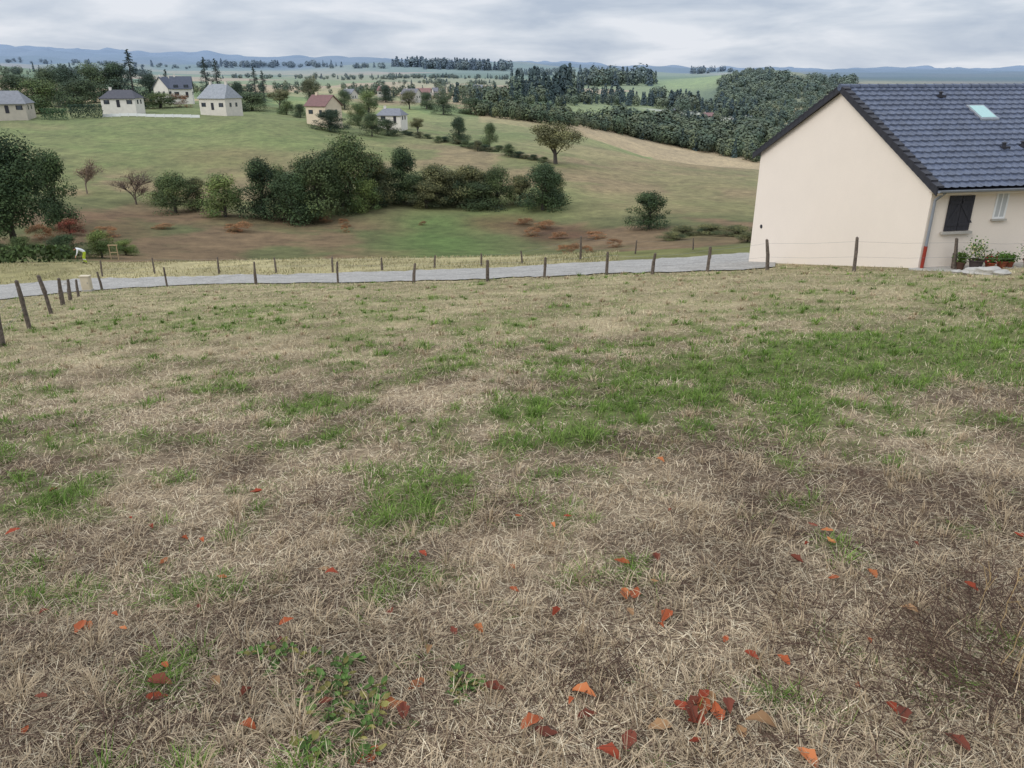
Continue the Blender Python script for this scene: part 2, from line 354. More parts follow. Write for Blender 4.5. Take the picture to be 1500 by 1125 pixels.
def conifer(name,seed,Hh=12,Wd=5,ls=.16,n=3600,c1=L(34,48,34),c2=L(56,70,46)):
    r=np.random.default_rng(seed); mb=MB(); nb=110
    V,Q=tube((0,0,-.4),(0,0,Hh*.97),Hh*.02,.03,7); mb.add(V,Q,m=1)
    for i in range(nb):
        h=Hh*(.06+.92*(i/nb)); R=Wd/2*(1-(h/Hh))**.8*r.uniform(.6,1.12)+.08; a=r.uniform(0,6.283); k=int(n/nb*(.4+R/Wd*2.4))
        s=r.random(k)**.6; P=np.stack([np.cos(a)*R*s,np.sin(a)*R*s,h-.28*R*s+.05*R],1)+r.normal(size=(k,3))*(.05+.09*R)*[1,1,.6]
        V,Q=cards(P,r.normal(size=(k,3))+[0,0,.6],ls,r,.6); w=r.random(); mb.add(V,Q,np.repeat((c1*(1-w)+c2*w)*r.uniform(.7,1.3,(k,1)),4,axis=0),0)
        V,Q=tube((0,0,h),(math.cos(a)*R*.8,math.sin(a)*R*.8,h-.2*R),.03,.01,4); mb.add(V,Q,m=1)
    return mb.obj(name,[M_leaf,M_bark],link=False)
def bare(name,seed,Hh=8):
    r=np.random.default_rng(seed); mb=MB()
    def br(p,d,l,rad,lv):
        q=p+d*l; V,Q=tube(p,q,rad,rad*.6,5); mb.add(V,Q,L(112,98,86),0)
        if lv==0:
            k=7; P=q+r.normal(size=(k,3))*.3; V,Q=cards(P,r.normal(size=(k,3)),.08,r); mb.add(V,Q,np.tile(L(126,104,82),(k*4,1)),0); return
        for _ in range(4 if lv>1 else 5):
            nd=d+r.normal(size=3)*.5; nd[2]=abs(nd[2])*.9+.3; nd/=np.linalg.norm(nd); br(p+d*l*r.uniform(.35,1),nd,l*r.uniform(.62,.9),max(rad*.6,.028),lv-1)
    br(np.array([0,0,-.2]),np.array([0,0,1.]),Hh*.27,.13,4)
    return mb.obj(name,[M_leaf,M_bark],link=False)
g1=(L(56,70,38),L(92,102,56)); g2=(L(44,58,34),L(70,84,46)); g3=(L(84,86,50),L(114,110,68)); g4=(L(70,88,44),L(110,120,62))
VAR={'a':broad('crown_a',1,bot=.02,c1=g1[0],c2=g1[1],bush=True,nc=52),'b':broad('crown_b',2,bot=.06,c1=g2[0],c2=g2[1]),'c':broad('crown_c',3,c1=g3[0],c2=g3[1],nc=38),
'd':broad('crown_d',4,bot=.02,c1=g4[0],c2=g4[1],bush=True),'e':broad('crown_e',5,bot=.0,c1=g1[0],c2=g1[1],Wd=9,bush=True,nc=52),'f':broad('crown_f',6,bot=.0,c1=g2[0],c2=g3[1],Wd=9,bush=True,nc=52,lump=.14),
'h':broad('crown_h',12,bot=.0,c1=g2[0],c2=g2[1],Wd=8.5,bush=True,nc=56,lump=.15),
'g':broad('crown_g',7,bot=.25,Wd=7,c1=g3[0],c2=g3[1],nc=36,lump=.16),'big':broad('crown_big',8,bot=.04,Wd=8.5,nc=90,nl=300,ls=.1,lump=.14,c1=L(46,62,36),c2=L(78,94,54)),
'r':broad('crown_r',9,bot=0,c1=L(146,98,62),c2=L(108,92,60),Wd=10,nc=44,trunk=False,bush=True,lump=.1,nl=120),'red':broad('crown_red',10,bot=0,c1=L(130,62,46),c2=L(110,80,54),Wd=9,nc=30,bush=True),
'k':conifer('conifer_k',1),'l':conifer('conifer_l',2,Wd=6.5),'bare1':bare('bare1',1),'bare2':bare('bare2',2)}
SZ={'k':(12,5),'l':(12,6.5),'bare1':(9,6),'bare2':(9,6)}; SW={'c':8,'e':9,'f':9,'h':8.5,'g':7,'big':8.5,'r':10,'red':9}
def tree(name,kind,x,by,ty,w=None,dmin=60,sink=0):
    p=loc(x,by,dmin)
    if p is None: print('no loc',x,by); return
    h=(slope(ty)-slope(by))*p[1]; bh,bw=SZ.get(kind,(10,SW.get(kind,8)))
    o=bpy.data.objects.new(name,VAR[kind]); scene.collection.objects.link(o); o.location=(p[0],p[1],p[2]-sink)
    sx=(w/F*p[1]/bw*1.08) if w else h/bh
    o.scale=(sx,sx,h/bh); o.rotation_euler=(0,0,random.uniform(0,6.28)); return o
TR=[('broadleaf_tree','big',25,364,183,140),('broadleaf_tree','big',-45,364,195,120),('broadleaf_tree','h',88,335,210,64),
('bare_tree','bare1',128,284,210,52),('bare_tree','bare2',200,300,226,62),
('hedge_tree','e',258,312,250,70),('hedge_tree','d',330,318,252,66),('hedge_tree','h',388,320,224,66),('hedge_tree','h',428,326,246,80),('hedge_tree','a',470,322,214,84),
('hedge_tree','e',515,308,192,92),('hedge_tree','f',548,304,222,66),('hedge_tree','h',592,296,209,58),('hedge_tree','f',640,302,238,76),('hedge_tree','f',685,302,240,66),('hedge_tree','e',728,300,242,62),
('hedge_tree','h',795,308,234,74),('broadleaf_tree','g',814,240,172,66),('hedge_tree','h',950,336,276,62),('hedge_tree','f',290,308,258,50),('hedge_tree','h',565,298,240,60),('hedge_tree','f',762,300,255,50),
('hedge_tree','e',448,306,228,60),('hedge_tree','h',490,300,212,66),('hedge_tree','f',660,296,248,60),('hedge_tree','a',610,300,250,60),('hedge_tree','f',705,298,250,60),('hedge_tree','e',412,310,240,50),('hedge_tree','d',535,310,258,50),('hedge_tree','a',810,300,245,44),('hedge_tree','e',240,300,262,36),('hedge_tree','a',700,304,262,70),('hedge_tree','f',625,305,265,60),
('broadleaf_tree','h',672,210,168,32),('broadleaf_tree','a',717,216,176,22),('shrub','e',745,229,210,22),('shrub','f',700,222,205,20),
('broadleaf_tree','h',484,192,158,50),('broadleaf_tree','e',545,200,164,36),('broadleaf_tree','a',568,198,172,34),('broadleaf_tree','g',612,196,170,20),('broadleaf_tree','d',525,184,150,30),
('broadleaf_tree','d',60,165,112,70),('broadleaf_tree','a',30,158,102,66),('broadleaf_tree','h',100,152,94,66),('broadleaf_tree','e',140,150,90,60),('pine_tree','l',200,160,70,44),('broadleaf_tree','h',175,148,86,56),('broadleaf_tree','h',222,150,105,38),('broadleaf_tree','a',120,156,110,60),('broadleaf_tree','e',75,156,98,50),
('pine_tree','k',248,146,100,18),('pine_tree','l',306,150,82,30),('pine_tree','l',322,150,84,28),('pine_tree','l',376,150,97,28),('pine_tree','l',388,150,102,22),('broadleaf_tree','a',370,162,132,56),('broadleaf_tree','d',235,158,134,50),('broadleaf_tree','r',262,157,134,40),
('broadleaf_tree','c',455,158,106,26),('broadleaf_tree','g',410,160,128,30),('broadleaf_tree','b',345,152,118,22),('broadleaf_tree','d',540,168,130,34),('broadleaf_tree','c',600,160,128,26),('broadleaf_tree','e',650,168,138,36),('broadleaf_tree','a',690,167,140,36),('broadleaf_tree','e',505,160,130,30),('broadleaf_tree','h',565,150,122,26),('broadleaf_tree','a',625,160,132,24),
('broadleaf_tree','h',10,170,128,36),('shrub','d',420,168,146,26),('shrub','a',440,172,150,20),
('garden_shrub','d',150,378,335,44),('garden_shrub','h',95,378,342,60),('garden_shrub','red',104,345,318,44),('garden_shrub','r',60,352,325,50),('garden_shrub','e',35,374,345,50),('garden_shrub','d',185,374,350,36),('garden_shrub','a',0,384,352,40)]
for n_,k_,x_,b_,t_,w_ in TR: tree(n_,k_,x_,b_,t_,w_)
for i in range(17):
    x_=590+i*13+rng.uniform(-4,4); b_=198+(x_-590)*.19+rng.uniform(-2,2); tree('shrub','ehfa'[i%4],x_,b_,b_-rng.uniform(6,12),rng.uniform(14,22))
for x_,b_,t_,w_ in [(355,340,323,44),(340,338,326,30),(472,326,315,30),(503,332,318,22),(505,340,328,16),(840,372,354,30),(825,368,357,24),(860,370,358,24),(800,335,321,40),(780,345,332,34),(770,330,318,34),(820,350,338,34),(870,350,337,40),(900,362,348,34),(1000,345,330,50),(1040,342,328,60),(1080,345,330,60),(1095,355,340,40),(240,335,327,40),(155,345,330,50),(620,330,323,14),(985,352,339,40)]:
    tree('bracken_patch','r' if x_<980 else 'f',x_,b_,t_,w_)
# ---------------- woods (single object); heights given as angular size in 1/F
LOD=[]
for sd in range(6):
    r=np.random.default_rng(100+sd); k=170
    d=r.normal(size=(k,3)); d/=np.linalg.norm(d,axis=1,keepdims=True); lump=1+.25*np.sin(d[:,0:1]*5+sd)*np.cos(d[:,1:2]*4+sd*2)
    P=d*lump*[.36,.36,.42]*r.uniform(.7,1,(k,1))+[0,0,.46]; V,Q=cards(P,d+r.normal(size=(k,3))*.25+[0,0,.2],.085,r)
    LOD.append((V,Q,np.repeat(r.uniform(.75,1.25,(k,1)),4,axis=0)))
for sd in range(4):
    r=np.random.default_rng(200+sd); k=130; h=r.random(k)**1.3; a=r.uniform(0,6.28,k); R=.2*(1-h)**.8*r.uniform(.5,1.15,k)+.01
    P=np.stack([np.cos(a)*R,np.sin(a)*R,h*.95],1); V,Q=cards(P,np.stack([np.cos(a),np.sin(a),a*0+.4],1)+r.normal(size=(k,3))*.3,.075,r)
    LOD.append((V,Q,np.repeat(r.uniform(.75,1.25,(k,1)),4,axis=0)))
wood=MB()
def woods(x0,a0,b0,x1,a1,b1,n,h,con=0.,wid=1.,dmin=280,c=(L(66,80,44),L(102,106,62))):
    for _ in range(n):
        f=rng.random(); x=x0+(x1-x0)*f; a=a0+(a1-a0)*f; b=b0+(b1-b0)*f; y=a+(b-a)*rng.random(); p=loc(x,y,dmin)
        if p is None: continue
        ic=rng.random()<con; V,Q,s=LOD[6+rng.integers(4)] if ic else LOD[rng.integers(6)]
        hh_=h/F*p[1]*rng.uniform(.5,1.15)*(.75+.5*float(vn(np.float64(x/23.),np.float64(y/9.),5))); hh_=min(hh_,34)
        an=rng.uniform(0,6.28); ca,sa=math.cos(an),math.sin(an); ww=hh_*wid*rng.uniform(.8,1.4)
        W_=np.stack([(V[:,0]*ca-V[:,1]*sa)*ww+p[0],(V[:,0]*sa+V[:,1]*ca)*ww+p[1],V[:,2]*hh_+p[2]-.03*hh_],1)
        q=rng.random(); cl=(L(34,48,34)*(1-q)+L(50,64,44)*q) if ic else (c[0]*(1-q)+c[1]*q)*rng.uniform(.7,1.2)
        wood.add(W_,Q,cl*s,0)
hc=(L(74,88,50),L(104,110,64))
woods(220,130,138,560,130,138,80,12); woods(500,134,142,740,138,150,70,14,.2)
woods(748,136,147,836,138,148,80,34,.95); woods(665,146,152,860,148,158,90,20,.6); woods(840,136,152,960,144,158,80,18,.7); woods(950,144,158,1110,164,180,160,19,.6)
woods(700,160,170,900,180,194,200,20,.05); woods(900,180,196,1110,206,240,420,24,.04); woods(960,172,186,1130,186,206,150,19,.12)
woods(1050,118,168,1250,116,190,700,12,.05,1.25,400,hc); woods(1072,108,116,1130,104,114,90,8,.05,1.2,400,hc)
woods(830,122,128,960,119,126,70,22,.3,dmin=700); woods(575,113,115,745,114,117,70,6,.3,1.3,900); woods(622,99,102,745,101,104,90,18,.6,1.1,1500)
woods(575,97,99,620,97,99,26,15,.6,1.1,1500); woods(290,95,99,570,97,101,110,8,.4,1.3,1500); woods(0,104,110,220,108,114,80,12,.2,1,400)
woods(300,112,116,580,114,118,60,7,.2,1.3,600); woods(640,132,136,760,134,140,50,12,.2,1,400); woods(1100,160,200,1180,190,240,150,18,.1,1,300)
woods(0,88,94,280,96,102,50,6,.3,1.5,1500); woods(560,121,125,840,122,127,60,7,.2,1.2,500); woods(745,108,112,860,106,110,50,10,.4,1.2,1200)
woods(1010,106,109,1080,103,106,30,8,.5,1.2,900)
wood.obj('distant_woodland',[M_leaf])
# ---------------- fences
def fence(name,posts,wires=(.55,.95),rr0=.05):
    mb=MB(); pts=[]
    for x,by,ty,dm in posts:
        p=loc(x,by,dm)
        if p is None: continue
        hh_=(slope(ty)-slope(by))*p[1]; hh_=min(max(hh_,.8),1.5); lean=rng.normal(0,.028,2)
        a=np.array([p[0],p[1],p[2]-.2]); b=a+[lean[0],lean[1],hh_*.55+.2]; c=a+[lean[0]*2+rng.normal(0,.015),lean[1]*2,hh_+.2]; r0=rng.uniform(rr0,rr0*1.45)
        V,Q=tube(a,b,r0*1.1,r0,7,.22); mb.add(V,Q); V,Q=tube(b,c,r0,r0*.8,7,.22); mb.add(V,Q); V,Q=tube(c,c+[0,0,.03],r0*.8,r0*.25,7); mb.add(V,Q); pts.append((a,c,hh_))
    for (a,c,h1),(a2,c2,h2_) in zip(pts[:-1],pts[1:]):
        for w in wires:
            p=a+(c-a)*w*.95; q=a2+(c2-a2)*w*.95; mid=(p+q)/2-[0,0,.04]
            for u,v in((p,mid),(mid,q)): V,Q=tube(u,v,.003,.003,4); mb.add(V,Q,m=1)
    return mb.obj(name,[M_wood,M_wire])
fence('wire_fence',[(1545,398,350,15),(1397,397,350,15),(1251,398,349,15),(1124,396,352,15),(1036,398,362,15),(955,402,371,15),(888,403,370,15),(797,407,377,15),(714,412,381,15),(606,415,386,15),(495,415,384,15),(375,417,384,15),(245,420,391,15),(150,426,398,15)])
fence('wire_fence',[(-60,560,470,5),(3,508,462,5),(44,482,411,10),(76,460,404,10),(92,447,408,12),(103,440,410,12),(115,435,410,12)])
fence('wire_fence',[(150,405,382,40),(227,401,378,40),(321,401,377,40),(405,400,378,40),(487,399,377,40),(560,396,378,40),(636,393,378,40),(705,390,377,40),(765,386,374,40),(850,380,345,40),(930,372,352,40),(1015,366,349,40)])
# ---------------- main house
def empty(name,l,rz=0,sc=1):
    e=bpy.data.objects.new(name,None); scene.collection.objects.link(e); e.location=l; e.rotation_euler=(0,0,rz); e.scale=(sc,)*3; return e
def child(o,e): o.parent=e; return o
M_wall=mat('cream_render',base=L(226,214,200),noise=.02,nscale=.8,noise2=.035,n2scale=40,bump=.15,bscale=60,rough=.95,spec=.1)
M_tile=mat('slate_tiles',base=L(72,80,98),noise=.28,nscale=2.2,noise2=.22,n2scale=12,rough=.42,spec=.5)
M_dark=mat('dark_trim',base=L(48,48,54),noise=.15,nscale=5,rough=.6,spec=.3)
M_white=mat('white_paint',base=(.75,.75,.73),noise=.03,rough=.5); M_glass=mat('window_glass',base=(.04,.05,.06),rough=.08,spec=.6)
M_zinc=mat('zinc_gutter',base=L(128,132,138),noise=.1,nscale=4,rough=.45,spec=.4); M_red=mat('red_pipe',base=L(140,56,44),noise=.1)
M_conc=mat('concrete',base=L(165,161,153),noise=.12,nscale=3,noise2=.1,n2scale=30,bump=.2)
he=empty('cream_house',(HA[0],HA[1],HZ),math.atan2(HR[1],HR[0]))
LEN=16.;WID=11.2;EH=2.75;RH=2.78
mb=MB()
def gablewalls(mb,x0,x1,y0,y1,zb,ze,rh,m=0):
    ym=(y0+y1)/2
    for x,fl in((x0,0),(x1,1)):
        V=[[x,y0,zb],[x,y1,zb],[x,y1,ze],[x,y0,ze]]; mb.add(V,[[0,3,2,1]] if fl==0 else [[0,1,2,3]],m=m)
        V=[[x,y0,ze],[x,y1,ze],[x,ym+.01,ze+rh],[x,ym-.01,ze+rh]]; mb.add(V,[[0,3,2,1]] if fl==0 else [[0,1,2,3]],m=m)
    mb.add([[x0,y0,zb],[x1,y0,zb],[x1,y0,ze],[x0,y0,ze]],[[0,1,2,3]],m=m); mb.add([[x0,y1,zb],[x1,y1,zb],[x1,y1,ze],[x0,y1,ze]],[[0,3,2,1]],m=m)
gablewalls(mb,0,LEN,0,WID,-4.5,EH,RH-.06)
child(mb.obj('walls',[M_wall]),he)
ov=.38; sl=RH/(WID/2)
def roof_tiles(name,side):
    nrow=19; y_e=-ov; run=WID/2+ov; dy=run/nrow; xs=np.arange(-.16,LEN+.16,.04); ph=(xs/.30)%1
    prof=.022*np.where(ph<.25,np.sin(ph/.25*math.pi),0)+.006*np.sin(ph*2*math.pi)
    tid=np.floor(xs/.30).astype(int); Vs=[]
    for i in range(nrow):
        jt=np.random.default_rng(i).normal(0,.005,200)[tid%200]
        for e,offz in((0,.066),(1,.012)):
            y=y_e+(i+e)*dy; z=EH+sl*y+.06+offz; Y=y if side==0 else WID-y
            Vs.append(np.stack([xs,np.full_like(xs,Y),z+prof+(jt if e==0 else 0)],1))
    n=len(xs); V=np.concatenate(Vs); g=(np.arange(2*nrow-1)[:,None]*n+np.arange(n-1)[None,:]).ravel()
    return mk(name,V,np.stack([g,g+1,g+n+1,g+n],1),None,[M_tile])
child(roof_tiles('roof_front_slope',0),he); child(roof_tiles('roof_back_slope',1),he)
mb=MB()
for sgn in(0,1):
    f=(lambda y:y) if sgn==0 else (lambda y:WID-y)
    y0=-ov; y1=WID/2
    q=[[-.14,f(y0),EH+sl*y0],[LEN+.14,f(y0),EH+sl*y0],[LEN+.14,f(y1),EH+sl*y1-.002],[-.14,f(y1),EH+sl*y1-.002]]; mb.add(q,[[0,1,2,3]])
    nv=19; dy=(WID/2+ov)/nv
    for i in range(nv):
        ya=y0+i*dy; za=EH+sl*ya; zb=EH+sl*(ya+dy)
        for X0,X1 in((-.2,-.145),(LEN+.145,LEN+.2)):
            V=[[X0,f(ya-.02),za-.12],[X1,f(ya-.02),za-.12],[X1,f(ya+dy),zb-.1],[X0,f(ya+dy),zb-.1],[X0,f(ya-.02),za+.17],[X1,f(ya-.02),za+.17],[X1,f(ya+dy),zb+.12],[X0,f(ya+dy),zb+.12]]
            mb.add(V,[[0,3,2,1],[4,5,6,7],[0,1,5,4],[1,2,6,5],[2,3,7,6],[3,0,4,7]])
        V=[[-.21,f(ya-.02),za+.12],[.06,f(ya-.02),za+.12],[.06,f(ya+dy),zb+.08],[-.21,f(ya+dy),zb+.08],[-.21,f(ya-.02),za+.18],[.06,f(ya-.02),za+.18],[.06,f(ya+dy),zb+.13],[-.21,f(ya+dy),zb+.13]]
        mb.add(V,[[4,5,6,7],[0,1,5,4],[1,2,6,5],[3,0,4,7]])
child(mb.obj('roof_verge_and_underside',[M_dark]),he)
mb=MB(); x=-.22
while x<LEN+.2:
    V,Q=tube((x,WID/2,EH+RH+.06),(x+.42,WID/2,EH+RH+.06),.13,.115,10); mb.add(V,Q); V,Q=tube((x,WID/2,EH+RH+.06),(x+.001,WID/2,EH+RH+.06),.13,.01,10); mb.add(V,Q); x+=.4
child(mb.obj('ridge_tiles',[M_tile],smooth=False),he)
mb=MB(); zg=EH-sl*ov-.02
n=8; an=np.linspace(math.pi,2*math.pi,n); V=[];
for X in(-.15,LEN+.15):
    for a in an: V.append([X,-ov-.07+math.cos(a)*.075,zg+.06+math.sin(a)*.075])
mb.add(V,[[i,i+1,n+i+1,n+i] for i in range(n-1)])
mb.box((-.15,-ov-.15,zg+.05),(LEN+.15,-ov-.135,zg+.075))
V,Q=tube((.12,-ov-.05,zg),(.1,-.07,zg-.3),.045,.045,8); mb.add(V,Q); V,Q=tube((.1,-.07,zg-.3),(.1,-.07,.75),.045,.045,8); mb.add(V,Q)
V,Q=tube((.1,-.07,.75),(.1,-.07,.0),.055,.055,8); mb.add(V,Q,m=1)
child(mb.obj('gutter_and_downpipe',[M_zinc,M_red]),he)
mb=MB(); mb.box((-.13,-ov+.0,zg-.09),(LEN+.13,-ov+.03,zg+.04)); mb.box((-.13,-ov+.032,zg-.05),(LEN+.13,-.003,zg-.03)); child(mb.obj('fascia',[mat('fascia_mat',base=L(200,186,165),noise=.03)]),he)
mb=MB() # shutters
for k in(0,1):
    a=.68+k*.475
    for j in range(4): mb.box((a+j*.115,-.05,1.22),(a+j*.115+.11,-.012,2.36))
    for z in(1.38,2.1): mb.box((a+.02,-.068,z),(a+.44,-.052,z+.09))
    s_=1 if k==0 else -1; cx=a+.23
    V=[[cx-s_*.2,-.066,1.47],[cx-s_*.2+.09,-.066,1.47],[cx+s_*.2,-.066,2.1],[cx+s_*.2-.09,-.066,2.1]]; V+= [[v[0],-.053,v[2]] for v in V]
    mb.add(V,[[0,1,2,3],[4,7,6,5],[0,3,7,4],[1,5,6,2],[0,4,5,1],[3,2,6,7]])
child(mb.obj('shutters',[M_dark]),he)
mb=MB(); mb.box((.58,-.12,1.12),(1.72,-.002,1.2),m=2); mb.box((2.42,-.1,1.5),(2.98,-.002,1.56),m=2)
for lo,hi in[((2.46,-.03,1.56),(2.94,-.002,1.62)),((2.46,-.03,2.38),(2.94,-.002,2.44)),((2.46,-.03,1.62),(2.52,-.002,2.38)),((2.88,-.03,1.62),(2.94,-.002,2.38)),((2.68,-.026,1.62),(2.72,-.002,2.38))]: mb.box(lo,hi,m=0)
mb.box((2.52,-.014,1.62),(2.88,-.003,2.38),m=3)
for a in(5.2,8.6): mb.box((a,-.04,.9),(a+1.4,-.002,2.3),m=0); mb.box((a+.08,-.05,.98),(a+1.32,-.041,2.22),m=1)
mb.box((6.9,-.05,.06),(7.9,-.002,2.2),m=0); mb.box((7.0,-.06,.9),(7.8,-.051,2.1),m=1)
child(mb.obj('windows_and_door',[M_white,M_glass,M_conc,mat('net_curtain_glass',base=(.45,.46,.46),rough=.2,spec=.5)]),he)
M_sky=mat('skylight_glass',base=L(150,185,180),rough=.15,spec=.5)
def onroof(x,yl,w,l,h,mats,name):
    mb=MB(); zs=lambda y:EH+sl*y+.09
    def sb(x0,x1,y0,y1,h0,h1,m):
        V=[[x0,y0,zs(y0)+h0],[x1,y0,zs(y0)+h0],[x1,y1,zs(y1)+h0],[x0,y1,zs(y1)+h0],[x0,y0,zs(y0)+h1],[x1,y0,zs(y0)+h1],[x1,y1,zs(y1)+h1],[x0,y1,zs(y1)+h1]]
        mb.add(V,[[0,3,2,1],[4,5,6,7],[0,1,5,4],[1,2,6,5],[2,3,7,6],[3,0,4,7]],m=m)
    sb(x,x+w,yl,yl+l,0,h,0)
    if len(mats)>1: sb(x+.07,x+w-.07,yl+.08,yl+l-.08,h+.002,h+.012,1)
    child(mb.obj(name,mats),he)
onroof(4.2,3.3,.75,.9,.07,[M_zinc,M_sky],'skylight')
for x,y in((3.6,4.9),(3.9,1.7),(4.7,1.75)):
    mb=MB(); z0=EH+sl*y; V,Q=tube((x,y,z0+.03),(x,y,z0+.22),.06,.055,10); mb.add(V,Q); V,Q=tube((x,y,z0+.22),(x,y,z0+.25),.09,.09,10); mb.add(V,Q); V,Q=tube((x,y,z0+.25),(x,y,z0+.28),.09,.01,10); mb.add(V,Q); mb.box((x-.13,y-.16,z0+.05),(x+.13,y+.05,z0+.13)); child(mb.obj('roof_vent',[M_dark]),he)
mb=MB(); V,Q=tube((-.03,10.4,-.45),(-.001,10.4,-.45),.09,.09,10); mb.add(V,Q); V,Q=tube((-.031,10.4,-.45),(-.03,10.4,-.45),.01,.09,10); mb.add(V,Q); child(mb.obj('wall_vent',[M_dark]),he)
mb=MB(); mb.box((-.35,-1.6,-.3),(LEN,-.003,.02)); o=mb.obj('terrace_slab',[M_conc]); o.location=he.location; o.rotation_euler=he.rotation_euler
mb=MB(); mb.box((2.25,-.06,2.5),(2.38,-.003,2.6)); child(mb.obj('wall_lamp',[M_dark]),he)
def hw(lx,ly,z=0):
    p=HA+HR*lx+HG*ly; return (p[0],p[1],HZ+z)
def pot(lx,ly,r_,h_,pc,fc,ph,flower=None,seed=0):
    r=np.random.default_rng(seed); mb=MB(); V,Q=tube((0,0,0),(0,0,h_),r_*.7,r_,12); mb.add(V,Q,pc,0); V,Q=tube((0,0,h_-.03),(0,0,h_+.01),r_*1.12,r_*1.12,12); mb.add(V,Q,pc,0); V,Q=tube((0,0,h_+.01),(0,0,h_-.02),r_*1.12,.01,12); mb.add(V,Q,(.04,.03,.02),0)
    for i in range(7):
        a=r.uniform(0,6.28); V,Q=tube((0,0,h_-.02),(math.cos(a)*r_*1.1,math.sin(a)*r_*1.1,h_+ph*r.uniform(.6,.9)),.012,.005,4); mb.add(V,Q,L(80,80,40),0)
    k=420; d=r.normal(size=(k,3)); P=d*[r_*.75,r_*.75,ph*.27]+[0,0,h_+ph*.55]; P[:,2]=np.maximum(P[:,2],h_); V,Q=cards(P,r.normal(size=(k,3)),.035,r); c=np.repeat(fc*r.uniform(.6,1.5,(k,1)),4,axis=0)
    if flower is not None:
        w=np.repeat(r.random(k)<.22,4); c[w]=flower
    mb.add(V,Q,c,0); o=mb.obj('potted_plant',[M_grass]); o.location=hw(lx,ly,.02)
pot(1.55,-.75,.22,.36,L(70,62,60),L(74,104,44),.6,L(200,190,140),1); pot(2.15,-.7,.16,.24,L(140,76,50),L(72,100,48),.22,L(170,60,60),2); pot(2.7,-.6,.16,.24,L(130,74,52),L(80,110,50),.25,None,3); pot(3.55,-.9,.24,.3,L(120,90,70),L(84,110,60),.55,L(205,195,200),4); pot(1.2,-.5,.14,.25,L(80,60,50),L(74,96,44),.3,None,5); pot(3.1,-.5,.14,.2,L(140,80,60),L(74,100,44),.2,None,6)
# ---------------- village houses
def vhouse(name,x,by,wpx,dist,wall,roof,wh,rh,yaw=0.,dep=8.,hip=0.,chim=1,floors=1):
    t=tanx(x,by); D=dist; X=t*D; z=float(H(X,D)); W_=wpx/F*D; e=empty(name,(X,D,z),yaw)
    zb=EYE+slope(by)*D-z
    zb=min(max(zb,-.2),2.5)
    mb=MB(); x0,x1=-W_/2,W_/2
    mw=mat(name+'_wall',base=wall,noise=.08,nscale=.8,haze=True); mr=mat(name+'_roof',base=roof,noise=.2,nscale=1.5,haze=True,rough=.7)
    if hip==0: gablewalls(mb,x0,x1,0,dep,-2,zb+wh,rh)
    else: mb.box((x0,0,-2),(x1,dep,zb+wh))
    child(mb.obj('walls',[mw]),e)
    mb=MB(); o_=.4; h0=zb+wh; s=rh/(dep/2); zz=h0-s*o_+.05; hx=hip*W_
    A=[[x0-o_,-o_,zz],[x1+o_,-o_,zz],[x1+o_-hx,dep/2,h0+rh+.05],[x0-o_+hx,dep/2,h0+rh+.05],[x0-o_,dep+o_,zz],[x1+o_,dep+o_,zz]]
    A+=[[p[0],p[1],p[2]+.18] for p in A]
    fs=[[6,7,8,9],[10,9,8,11],[0,3,2,1],[4,5,2,3],[0,1,7,6],[5,4,10,11],[0,6,9,3],[3,9,10,4],[1,2,8,7],[2,5,11,8]]
    mb.add(A,fs)
    if hip: mb.add([A[6],A[9],A[10],[A[10][0]+.01,A[10][1]-.01,A[10][2]]],[[0,1,2,3]]); mb.add([A[7],A[8],A[11],[A[11][0]-.01,A[11][1]-.01,A[11][2]]],[[0,3,2,1]])
    child(mb.obj('roof',[mr]),e)
    mb=MB(); nw=max(2,int(W_/3.2))
    for f in range(floors):
        for i in range(nw):
            cx=x0+W_*(i+.5)/nw; zz0=zb+.9+f*2.7
            if f==0 and i==nw//2: mb.box((cx-.5,-.06,zb),(cx+.5,-.003,zb+2.1),m=1)
            else:
                mb.box((cx-.5,-.06,zz0),(cx+.5,-.003,zz0+1.2),m=0); mb.box((cx-.85,-.05,zz0),(cx-.52,-.003,zz0+1.2),m=1); mb.box((cx+.52,-.05,zz0),(cx+.85,-.003,zz0+1.2),m=1)
    for yy in(dep*.3,dep*.65): mb.box((x1+.003,yy-.45,zb+.9),(x1+.06,yy+.45,zb+2.1),m=0); mb.box((x0-.06,yy-.45,zb+.9),(x0-.003,yy+.45,zb+2.1),m=0)
    child(mb.obj('windows_and_shutters',[M_glass,M_dark]),e)
    mb=MB()
    for i in range(chim):
        cx=x0+W_*(.2+.6*i); mb.box((cx-.35,dep/2-.3,h0+rh-1),(cx+.35,dep/2+.3,h0+rh+.9)); mb.box((cx-.42,dep/2-.37,h0+rh+.9),(cx+.42,dep/2+.37,h0+rh+1.0))
    if chim: child(mb.obj('chimney',[mw]),e)
    return e
WC=L(225,218,206)
vhouse('bungalow_house',174,157,46,255,WC,L(74,70,72),2.6,2.2,.05,7,.22)
vhouse('steep_roof_house',266,134,26,330,WC,L(74,76,86),3.5,4.2,.3,8,0,1,2); vhouse('steep_roof_house',252,133,16,340,WC,L(80,82,92),3.5,4,1.3,7,0,1,1)
vhouse('stone_villa',312,161,44,258,L(212,204,190),L(142,144,146),3.6,3.8,-.35,8,.2,2,1)
vhouse('red_roof_house',463,171,34,252,L(218,200,172),L(118,84,76),3.3,2.9,-.45,8,0,1,1)
vhouse('low_white_house',570,180,34,275,WC,L(122,122,126),2.4,1.9,-.2,7,.2,1,1)
vhouse('grey_roof_house',2,166,62,235,L(186,176,158),L(124,124,126),2.6,3.2,.3,10,.2,1,1)
